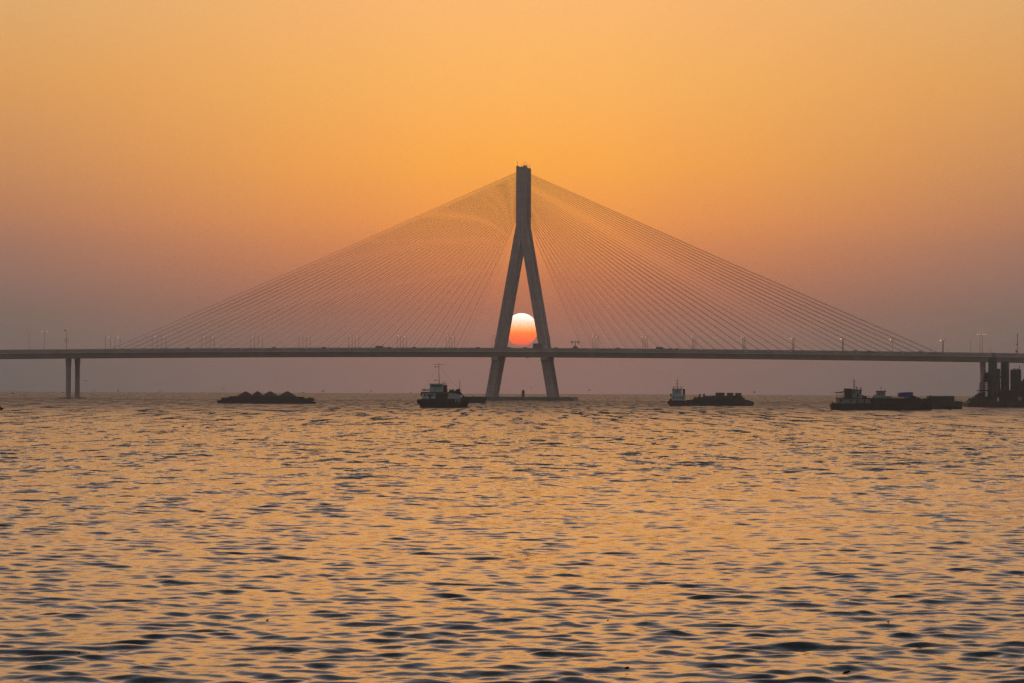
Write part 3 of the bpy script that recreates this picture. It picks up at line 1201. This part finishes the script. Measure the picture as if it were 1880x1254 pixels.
b = Boat('cargo_barge', 1320, 745.0, 'dark cargo barge carrying three large dark boxes, ahead of the red-brown tug', 'barge')
b.hull('cargo_dark', [(1258, 1259, 735.4, .9, .85), (1264, 1264, 734.6, 1, 1), (1366, 1366, 734.2, 1, 1), (1378, 1377, 736.6, .95, .85), (1382.5, 1380.5, 737.2, .85, .7)], 5.0)
b.prism('cargo_wall', 'cargo_dark', [(1264, 734.8), (1272, 734), (1274, 731), (1281, 729.5), (1290, 729), (1296, 727.5), (1306, 727.8), (1310, 726.2), (1316, 727), (1352, 726), (1362, 727.5), (1364, 733), (1372, 734.3), (1380, 736.8), (1379, 738)], 4.4)
mb = MB()
for (a0, a1, y_) in ((1274, 1277, 728), (1282.5, 1286, 723.4), (1290.5, 1294.5, 723.2), (1296, 1300, 727.2), (1302.5, 1304, 725.8), (1307, 1309, 726.0), (1279, 1281, 729)):
    mb.box(b.x(a0), b.x(a1), -.9, .9, b.z(733), b.z(y_), tx=.12)
mb.tube([(b.x(1284), 0, b.z(723.4)), (b.x(1288), 0, b.z(725.6))], .1, 4)
mb.build('winch_gear', 'dark_metal', b.root)
for (a0, a1, y_, lb) in ((1314.5, 1329.5, 721.2, 'wide dark box with flared top, leftmost of three on the barge with the red-brown tug'), (1335, 1345.6, 721.4, 'dark box in the middle of three on the barge with the red-brown tug'), (1350.4, 1360.2, 721.5, 'tallest dark box, rightmost of three on the barge with the red-brown tug')):
    o_ = MB().box(b.x(a0) - b.x(a0), b.x(a1) - b.x(a0), -1.9, 1.9, 0, b.z(y_) - b.z(728), bev=.1)
    o_.prism([(-.5 if a0 < 1320 else -.1, b.z(y_) - b.z(728) - .55), (b.x(a1) - b.x(a0) + .15, b.z(y_) - b.z(728) - .35), (b.x(a1) - b.x(a0) + .1, b.z(y_) - b.z(728) + .05), (0, b.z(y_) - b.z(728) + .05)], -2.0, 2.0)
    o_ = o_.build('cargo_box', 'dark_green')
    o_.location = b.root.location + Vector((b.x(a0), 0, b.z(728)))
    tag(o_, lb, 'cargo box', 'dark boxes on the barge')
b.pole('post', 'dark_metal', [(1362.5, 733), (1362, 725)], .12)
b.box('bow_post', 'dark_metal', 1364.5, 1367, 730.2, 735, .4)
b.prism('hull_flare', 'dark_green', [(1366, 734.6), (1382, 737.4), (1382, 744), (1366, 744)], .05, -4.95)

# --- near cargo boat with blue tarpaulin
b = Boat('cargo_boat', 1617, 753.0, 'long black cargo boat with a cabin and canopy aft and a blue tarpaulin forward', 'boat')
b.hull('hull_black', [(1523.5, 1527, 742.6, .7, .55), (1529, 1530, 742.0, .92, .85), (1545, 1545, 742.2, 1, .97), (1600, 1600, 741.5, 1, 1), (1660, 1660, 739, 1, .97), (1690, 1690, 736, .85, .75), (1704, 1704, 732.5, .5, .35), (1711, 1710.2, 730, .08, .06)], 3.4)
b.box('rust_band', 'rust_red', 1532, 1600, 740.2, 742.6, 3.28)
h = b.box('deckhouse', 'paint_grey', 1536, 1597, 732.2, 741.4, 2.7, bev=.08)
for px in (1543.8, 1559.8):
    MB().box(b.x(px), b.x(px + 2.4), -2.74, -2.66, b.z(737), b.z(734.5)).build('window', 'glass_dark', h)
for px in (1540, 1570.5, 1584):
    MB().box(b.x(px), b.x(px + 3), -2.75, -2.66, b.z(741.2), b.z(733.6)).build('door', 'paint_green', h)
b.box('bulwark', 'hull_rust', 1528, 1537, 740.3, 742.6, 3.0)
b.pole('stern_post', 'rubber', [(1528, 742), (1528, 737.8)], .13)
b.box('deck_roof', 'cargo_dark', 1535, 1599, 731.2, 732.4, 2.95)
b.prism('aft_cabin', 'dark_green', [(1549, 731.4), (1551, 726), (1550.5, 714.8), (1564, 714.8), (1564, 731.4)], 1.9)
w = b.prism('wheelhouse', 'paint_grey', [(1564, 731.4), (1564, 716.2), (1580.6, 716.2), (1580, 731.4)], 1.9)
b.prism('wheelhouse_roof', 'hull_rust', [(1549.5, 714.9), (1550.5, 713.5), (1562, 713.5), (1562.5, 715), (1582.6, 716), (1582, 717.2), (1563, 716.6)], 2.15, parent=w)
MB().box(b.x(1572.3), b.x(1575.3), -1.94, -1.87, b.z(729.5), b.z(722)).build('door', 'paint_green', w)
for px in (1566, 1577):
    MB().box(b.x(px), b.x(px + 2.6), -1.94, -1.87, b.z(722.5), b.z(718.5)).build('window', 'glass_dark', w)
c_ = b.prism('canopy', 'hull_rust', [(1532.5, 721.6), (1532.5, 720.2), (1541, 720.2), (1548, 718.4), (1551, 718.4), (1551, 719.8), (1541, 721.8)], 2.0)
mb = MB()
for px in (1536.5, 1543, 1548):
    mb.tube([(b.x(px), -1.9, b.z(731.4)), (b.x(px), -1.9, b.z(721))], .06, 4)
    mb.tube([(b.x(px), 1.9, b.z(731.4)), (b.x(px), 1.9, b.z(721))], .06, 4)
mb.build('canopy_post', 'galvanised', c_)
mb = MB()
railing(mb, b.x(1536.5), b.x(1549), -2.1, b.z(731.4), .8, 1.0)
mb.build('railing', 'galvanised', b.root)
m_ = b.pole('mast', 'hull_rust', [(1568, 716), (1567.6, 705), (1567.4, 695)], .16, r1=.07)
for y_ in (699, 702, 706, 709):
    b.box('mast_light', 'hull_rust', 1567.6, 1569.6, y_, y_ + 1.4, .15, parent=m_)
b.pole('searchlight', 'dark_metal', [(1573, 716), (1572.5, 711.6)], .1)
MB().ball((b.x(1572.6), 0, b.z(710.8)), .22).build('searchlight', 'dark_metal', b.root)
mb = MB()
railing(mb, b.x(1566), b.x(1581), -1.7, b.z(716), .5, 1.0)
mb.build('railing', 'dark_metal', b.root)
b.pole('antenna', 'dark_metal', [(1579.8, 716.2), (1580, 711)], .12)
for px, y_, wd in ((1583.5, 725, 2.2), (1588, 727, 6.5), (1595.5, 730.3, 3.0)):
    b.box('deck_engine', 'hull_rust', px - wd / 2, px + wd / 2, y_, 731.6, .9)
b.prism('hold_cover', 'cargo_dark', [(1599, 741.6), (1599, 731.4), (1612, 730.8), (1650, 731), (1700, 732), (1706, 727.6), (1708.5, 731), (1708.5, 736), (1690, 738)], 2.5)
mb = MB()
railing(mb, b.x(1600), b.x(1668), -2.6, b.z(731.4), .36, 2.2)
railing(mb, b.x(1680), b.x(1694), -2.2, b.z(731.6), .45, 1.4)
mb.build('railing', 'galvanised', b.root)
b.prism('tarpaulin_pile', 'cargo_dark', [(1660, 731.6), (1664, 729), (1677, 726.2), (1683, 729.3), (1690, 731.6)], 2.2)
b.prism('blue_tarpaulin', 'tarp_blue', [(1649.3, 728.6), (1649.2, 721.4), (1655, 720.2), (1674.6, 719.7), (1675.2, 726.8), (1678, 730.5), (1664, 730.8), (1659, 729)], 2.1)
for px in (1618, 1624.5, 1630, 1637, 1643):
    MB().torus((b.x(px), -3.55, b.z(745.5)), .42, .16).build('tyre_fender', 'rubber', b.root)
b.box('draught_mark', 'hull_rust', 1708.9, 1710.2, 742, 752.5, .1, -.5)

mb = MB()
for px, w_, y_ in ((1601.5, 1.6, 728.6), (1605, 2.4, 730), (1611.5, 1.2, 729.2), (1628, 1.8, 729.4), (1634.5, 3, 730.2), (1641, 1.2, 728.8), (1645.5, 2.2, 729.8), (1684, 1.4, 729.2), (1697, 1.8, 730.2)):
    mb.box(b.x(px), b.x(px + w_), -1.2, .4, b.z(731.8), b.z(y_), tx=.06)
for px, y_ in ((1603.5, 726.5), (1632, 727.3), (1701.5, 727.5), (1688, 728)):
    mb.tube([(b.x(px), -.8, b.z(731.8)), (b.x(px), -.8, b.z(y_))], .06, 4)
mb.build('deck_gear', 'cargo_dark', b.root)
b.pole('bow_stem_post', 'dark_metal', [(1706, 730), (1709.5, 725.5)], .14)
b.pole('rubbing_strake', 'hull_rust', [(1690, 741.5), (1703, 737), (1709, 733.2)], .1, yo=-3.0)

# --- second vessel behind it
b = Boat('hopper_boat', 1690, 750.6, 'grey-green hopper boat with pale aft cabin and covered hold, behind the blue-tarpaulin boat', 'boat')
b.hull('dark_green', [(1602, 1604, 737, .9, .8), (1610, 1610, 736.5, 1, .95), (1700, 1700, 736.6, 1, 1), (1752, 1752, 737.0, 1, .95), (1763, 1763, 738.5, .8, .6), (1767.5, 1765.8, 738.0, .3, .2)], 4.2)
h = b.box('deckhouse', 'paint_grey', 1604, 1636, 727.6, 737, 2.3, bev=.08)
w = b.prism('wheelhouse', 'paint_grey', [(1609.5, 728), (1609.2, 719.4), (1624.5, 719.4), (1624.2, 728)], 1.8)
b.box('wheelhouse_roof', 'dark_metal', 1608.6, 1625.6, 717.9, 719.5, 2.0, parent=w)
for px in (1612.5, 1618):
    MB().box(b.x(px), b.x(px + 2.6), -1.84, -1.77, b.z(724.5), b.z(721.8)).build('window', 'glass_dark', w)
m_ = b.pole('mast', 'dark_metal', [(1617.3, 718), (1617.3, 709)], .09, r1=.05)
b.pole('yardarm', 'dark_metal', [(1614.8, 711.6), (1619.8, 711.6)], .04, m_)
b.pole('antenna', 'dark_metal', [(1624.4, 718), (1624.6, 713.5)], .06)
mb = MB()
for px in (1604.8, 1606.4, 1608):
    mb.tube([(b.x(px), 0, b.z(728)), (b.x(px), 0, b.z(724.6))], .1, 4)
mb.build('vent_pipe', 'paint_grey', b.root)
c_ = b.box('hold_cover', 'dark_green', 1703, 1749.5, 727.0, 737.2, 3.0, bev=.1)
mb = MB()
for k in range(16):
    px = 1704.5 + k * 2.95
    mb.box(b.x(px), b.x(px + .7), -3.12, -3.01, b.z(736.8), b.z(727.4))
mb.build('hold_rib', 'dark_green', c_)
mb = MB()
for k in range(12):
    px = 1704.5 + k * 3.9
    mb.tube([(b.x(px), -2.8, b.z(727)), (b.x(px), -2.8, b.z(725.6))], .07, 4)
mb.build('hold_stanchion', 'dark_metal', c_)
b.pole('davit', 'galvanised', [(1752, 737), (1752, 727), (1749.8, 727)], .09)
mb = MB()
railing(mb, b.x(1752), b.x(1764), -3.0, b.z(737), 1.6, 1.7)
mb.build('railing', 'galvanised', b.root)
b.pole('bow_post', 'dark_metal', [(1766, 738.5), (1766, 735.8)], .2)
b.prism('bow_deck', 'hull_black', [(1752, 737.2), (1754, 735.6), (1762, 736.6), (1764, 738.8), (1752, 739)], 2.6)
for px in (1723, 1732, 1741, 1750):
    MB().torus((b.x(px), -4.35, b.z(747.5)), .4, .15).build('tyre_fender', 'rubber', b.root)

# --- concrete-plant barge at the right edge
b = Boat('plant_barge', 1840, 747.4, 'big dark work barge with tall green tanks and a stair tower, at the right edge', 'barge')
b.hull('hull_black', [(1772.5, 1773.5, 739.5, .95, .9), (1777, 1777, 736.8, 1, 1), (1900, 1900, 736.8, 1, 1), (1925, 1923, 737.5, .95, .9)], 8.0)
b.prism('bow_housing', 'cargo_dark', [(1774, 737.5), (1779.5, 734.5), (1780, 731.2), (1790, 731), (1790.5, 734.6), (1798, 736.9)], 3)


def tank(px0, px1, ytop, ybot, yo, top='flat'):
    cx = (b.x(px0) + b.x(px1)) / 2
    r = (b.x(px1) - b.x(px0)) / 2
    z0, z1 = b.z(ybot), b.z(ytop)
    n = 20
    mb = MB()
    mb.loft([[(cx + rr * math.cos(2 * math.pi * i / n), yo + rr * math.sin(2 * math.pi * i / n), z) for i in range(n)] for rr, z in ((r * .6, z0), (r, z0 + r), (r, z1 - .15), (r * .9, z1))])
    tk = mb.build('tank', 'paint_green', b.root)
    mb = MB()
    k = z0 + r + 1.5
    while k < z1 - .4:
        mb.loft([[(cx + r * 1.035 * math.cos(2 * math.pi * i / n), yo + r * 1.035 * math.sin(2 * math.pi * i / n), z) for i in range(n)] for z in (k, k + .18)])
        k += 2.1
    mb.build('tank_ring', 'dark_green', tk)
    mb = MB()
    for dx in (-.25, .25):
        mb.tube([(cx + r * .5 + dx, yo - r * .98, z0 + r), (cx + r * .5 + dx, yo - r * .98, z1 + .6)], .05, 4)
    q = z0 + r
    while q < z1:
        mb.tube([(cx + r * .5 - .25, yo - r * .98, q), (cx + r * .5 + .25, yo - r * .98, q)], .03, 4)
        q += .5
    mb.build('ladder', 'galvanised', tk)
    return tk


tank(1815.3, 1831.6, 655.5, 737, 2)
b.box('tank_cap', 'galvanised', 1820, 1828.5, 647.6, 656, .6, 2, tx=.15)
tank(1839.6, 1855.4, 663.5, 737, 4)
b.box('lift_tower', 'dark_green', 1831.9, 1836, 677, 730, 1.2, 1)
tk = b.box('container_stack', 'dark_green', 1857.3, 1873.4, 678.2, 737, 2.8, 1, bev=.1)
for px in (1861, 1867):
    b.box('vent', 'dark_metal', px, px + 2.6, 676.6, 678.4, .5, parent=tk)
mb = MB()
for k in range(5):
    mb.box(b.x(1857.5), b.x(1873.2), -1.9, -1.83, b.z(690 + 10 * k), b.z(689 + 10 * k))
mb.build('container_seam', 'dark_metal', tk)
b.box('machinery_house', 'cargo_dark', 1873.7, 1915, 699, 737, 4.0, 0, bev=.1)
b.box('control_cabin', 'cargo_dark', 1856, 1873, 717, 737, 2.8, -4.5)
b.box('cabin_window', 'screen_pale', 1863.5, 1870.5, 728.3, 735.2, .05, -7.35)
b.box('machinery_base', 'cargo_dark', 1835, 1857, 722, 737, 3.0, -1)
b.prism('hopper', 'cargo_dark', [(1836, 737), (1836, 729), (1842, 716), (1857, 716), (1857, 737)], 2.2, -2.5)
for (a0, a1, y0_, y1_) in ((1858, 1861, 713, 718), (1864, 1866, 710, 718), (1876, 1879, 695.5, 699.2), (1884, 1888, 694, 699.2), (1837, 1841, 718.5, 723), (1847, 1849.5, 711, 717),
                           (1783, 1785, 728.5, 731.5), (1786.5, 1788, 727, 731.5), (1793.5, 1796, 721, 726), (1817, 1822, 731, 737), (1833, 1835.5, 716, 723), (1868.5, 1871, 714, 718)):
    MB().box(b.x(a0), b.x(a1), -3.4, -1.6, b.z(y1_), b.z(y0_), tx=.1).build('deck_locker', 'cargo_dark', b.root)
mb = MB()
for p0, p1 in (((1831, 701), (1840, 707)), ((1840, 707), (1834, 716)), ((1834, 716), (1842, 726)), ((1831.5, 683), (1839.8, 683)), ((1831.5, 686.5), (1839.8, 686.5)),
               ((1836, 663), (1838.6, 676)), ((1856, 690), (1857.6, 712)), ((1811, 684), (1816, 679)), ((1806, 684), (1809, 680)), ((1870, 678), (1870, 671)), ((1880, 699), (1880, 690))):
    mb.tube([(b.x(p0[0]), -2.2, b.z(p0[1])), (b.x(p1[0]), -2.2, b.z(p1[1]))], .13, 5)
mb.build('pipework', 'dark_metal', b.root)
# stair tower in front of the bridge pier
mb = MB()
xs0, xs1 = b.x(1799), b.x(1814)
for x in (xs0, (xs0 + xs1) / 2, xs1):
    for y in (-2, 1):
        mb.tube([(x, y, b.z(737)), (x, y, b.z(703 if x < xs1 else 690))], .11, 4)
for k in range(9):
    z = b.z(736 - 4.0 * k)
    for y in (-2, 1):
        mb.tube([(xs0, y, z), (xs1, y, z)], .09, 4)
        mb.tube([(xs0, y, z), ((xs0 + xs1) / 2, y, z + 4 * b.m)], .05, 4)
        mb.tube([((xs0 + xs1) / 2, y, z + 4 * b.m), (xs1, y, z)], .05, 4)
mb.build('stair_tower', 'dark_metal', b.root)
b.box('work_platform', 'cargo_dark', 1794.5, 1814, 716.4, 718.2, 2.2, -.5)
b.box('work_platform', 'cargo_dark', 1803.5, 1815, 700, 702, 2.2, -.5)
b.prism('pump_house', 'cargo_dark', [(1804.5, 700.5), (1805, 692), (1807.5, 683.5), (1812, 684), (1815.5, 687.5), (1815.5, 694), (1812, 700.5)], 1.4, -1)
b.prism('deck_machinery', 'cargo_dark', [(1792, 737), (1792, 725.2), (1798, 723), (1806, 721), (1807, 729), (1815, 728.5), (1816, 737)], 2.5, 1)
b.prism('crane_arm', 'dark_metal', [(1836.2, 731), (1835, 727), (1840.5, 712), (1844, 709.5), (1844, 713), (1839.5, 722)], .3, -3.2)
b.box('pipe_rack', 'dark_metal', 1833, 1840, 690.5, 694.5, .6, 1)
b.pole('rust_pipe', 'rust_red', [(1827.5, 737), (1827.5, 720)], .45, yo=-2.5)
mb = MB()
railing(mb, b.x(1779), b.x(1857), -7.6, b.z(736.8), 1.0, 2.2, .035)
mb.build('railing', 'dark_metal', b.root)
for px in range(1780, 1880, 12):
    MB().torus((b.x(px), -8.15, b.z(742.5)), .45, .17).build('tyre_fender', 'rubber', b.root)

# --- bow of a small boat entering at the left edge
b = Boat('rowing_boat', -6, 752.6, 'black bow of a small boat entering at the left edge', 'boat')
b.hull('hull_black', [(-22, -21, 746, .5, .4), (-14, -14, 749, 1, .8), (-4, -5, 749.6, .9, .7), (3, 2, 748.8, .4, .25), (6.3, 5, 748.4, .05, .04)], .75)
b.pole('oar', 'wood_dark', [(2, 750), (11, 749.3)], .035, yo=-.4)
b.prism('engine_cover', 'cargo_dark', [(-9, 750), (-9, 741), (-2, 742), (1, 746), (3, 750)], .3)

# --- small marker floats
for px, py, sc, lb in ((892.2, 746.8, 1.0, 'small dark mooring float on the water before the pylon base'), (1744, 752.9, 1.35, 'dark round mooring float before the covered hold of the hopper boat')):
    b = Boat('mooring_float', px, py, lb, 'float', group='mooring floats')
    mb = MB()
    r = .36 * sc
    mb.loft([[(rr * r * math.cos(a * math.pi / 6), rr * r * math.sin(a * math.pi / 6), z * r) for a in range(12)] for rr, z in ((.5, -.8), (1, -.3), (1, .35), (.7, .8), (.25, 1.0))])
    mb.build('float_body', 'rubber', b.root)
    MB().torus((0, 0, r * 1.15), r * .22, r * .07, 10, 5).build('lifting_ring', 'dark_metal', b.root)


# ------------------------------------------------------------------ birds and drifting wood
def bird_mesh(up):
    mb = MB()
    # body along x
    st = [(-.24, .008, 0), (-.17, .03, 0), (-.05, .055, .0), (.08, .05, .01), (.15, .03, .02), (.19, .03, .03), (.23, .012, .025), (.27, .004, .02)]
    mb.loft([[(x, r * math.cos(a * math.pi / 4), z + r * math.sin(a * math.pi / 4)) for a in range(8)] for x, r, z in st])
    for sg in (-1, 1):
        sec = []
        for y, xo, z, ch in ((.02, .07, .03, .15), (.2, .1, .03 + .16 * up, .13), (.42, .05, .03 + .22 * up, .08), (.58, -.03, .03 + .2 * up, .02)):
            sec.append([(xo, sg * y, z + .008), (xo - ch, sg * y, z + .004), (xo - ch, sg * y, z - .004), (xo, sg * y, z - .008)])
        mb.loft(sec)
    mb.box(-.33, -.2, -.05, .05, -.006, .006)
    return mb


birds = []
bspec = [(115, 721, 900, 0), (173, 715.5, 800, 1), (217, 718.5, 950, 0), (371, 721, 900, 1), (411, 715, 820, 0), (556, 720.5, 900, 1), (593, 719, 850, 0),
         (754, 720.5, 900, 1), (975, 712.8, 800, 0), (968.5, 657, 700, 1), (1385, 720.6, 850, 0), (157, 699, 800, 1), (294, 719, 930, 0), (682, 718, 930, 1), (1082, 717, 900, 0), (23, 722, 700, 1)]
bl = ['tiny bird flying just above the horizon left of the twin piers', 'tiny bird over the horizon just right of the twin piers', 'tiny bird low over the sea between piers and sand barge',
      'tiny bird skimming the horizon close left of the sand barge', 'tiny bird above the left tip of the sand barge', 'tiny bird above the right end of the sand barge',
      'tiny bird just right of the sand barge', 'tiny bird just left of the teal-cabined tugboat', 'tiny bird between the pylon legs right of the marker post',
      'tiny bird just under the deck between the pylon legs', 'tiny bird just right of the barge with dark boxes', 'tiny bird between the twin piers and the horizon, higher than its neighbours',
      'tiny bird halfway from the piers to the sand barge', 'tiny bird over the sea between sand barge and tugboat', 'tiny bird right of the pile cap', 'tiny bird at the far left over the horizon']
bm1 = bird_mesh(1.0).build('bird', 'bird_dark')
bm2 = bird_mesh(-0.4).build('bird', 'bird_dark')
ub = [False, False]
for (px, py, Y, k), lb in zip(bspec, bl):
    p_ = (bm1, bm2)[k]
    o_ = p_.copy() if ub[k] else p_
    if ub[k]:
        COL.objects.link(o_)
    ub[k] = True
    o_.location = at(px, py, Y)
    o_.rotation_euler = (random.uniform(-.3, .3), random.uniform(-.2, .2), random.uniform(0, 6.28))
    o_.scale = (1.1, 1.1, 1.1)
    tag(o_, lb, 'bird', 'birds over the horizon')
# a bird resting on the water
b = Boat('resting_bird', 336, 783.8, 'dark bird resting on the water below the sand barge', 'bird')
b.root.name = 'bird'
mb = MB()
mb.loft([[(x, r * math.cos(a * math.pi / 4), z + r * math.sin(a * math.pi / 4)) for a in range(8)] for x, r, z in ((-.28, .01, .16), (-.18, .07, .1), (0, .12, .08), (.12, .1, .1), (.17, .05, .2), (.19, .05, .3), (.24, .03, .3), (.32, .005, .28))])
mb.build('body', 'bird_dark', b.root)

# driftwood and leaves
def drift(px, py, w, lb, kind=0):
    b = Boat('driftwood', px, py, lb, 'driftwood', group='bits of wood drifting in the foreground')
    m_ = w * b.m / 2
    b.root.rotation_euler = (0, 0, random.uniform(-.4, .4))
    mb = MB()
    hgt = m_ * (.5 if kind == 0 else .28)
    z0 = 0.05
    rings = []
    for f in (-1, -.7, -.3, .1, .5, .85, 1):
        r = hgt * (1 - f * f) ** .5 * random.uniform(.75, 1.1) + .004
        rings.append([(f * m_, r * 1.2 * math.cos(a * math.pi / 4), z0 + f * m_ * (.25 if kind else 0.05) + r * math.sin(a * math.pi / 4)) for a in range(8)])
    mb.loft(rings)
    mb.build('log', 'wood_dark', b.root)
    if kind:
        MB().tube([(0, 0, z0), (m_ * .6, 0, z0 + m_ * .55), (m_ * 1.1, 0, z0 + m_ * .6)], m_ * .07, 5, m_ * .03).build('twig', 'wood_dark', b.root)


drift(1151, 1230, 10, 'small dark lump of wood drifting near the bottom edge, below centre')
drift(1554, 1238, 15, 'forked bit of driftwood near the bottom edge, right of centre', 1)
drift(1631, 1144, 5, 'tiny upright twig on the water right of the forked driftwood', 1)
drift(491, 1141, 6, 'small forked twig alone on the water in the lower left', 1)
drift(1116, 1142, 4, 'tiny dark chip of wood above the larger lump, lower centre')
drift(145, 1202, 5, 'tiny chip of wood drifting in the bottom left corner')

# ------------------------------------------------------------------ haze
HZ_DENS = 0.00013
mb = MB().box(-12000, 12000, -12000, 12000, -24.0, 136.0)
hm = bpy.data.materials.new('haze_air')
hm.use_nodes = True
t = hm.node_tree
t.nodes.clear()
pv = t.nodes.new('ShaderNodeVolumePrincipled')
pv.inputs['Color'].default_value = (0.90, 0.93, 1.0, 1)
pv.inputs['Absorption Color'].default_value = (0.5, 0.5, 0.5, 1)
pv.inputs['Density'].default_value = HZ_DENS
pv.inputs['Anisotropy'].default_value = 0.6
out = t.nodes.new('ShaderNodeOutputMaterial')
t.links.new(pv.outputs[0], out.inputs['Volume'])
hz = mb.build('haze', hm)
hz['kind'] = 'stuff'
tag(hz, 'brownish evening haze lying over the whole bay', 'haze')
print('cables as parts', singles, 'objects', len(COL.objects))
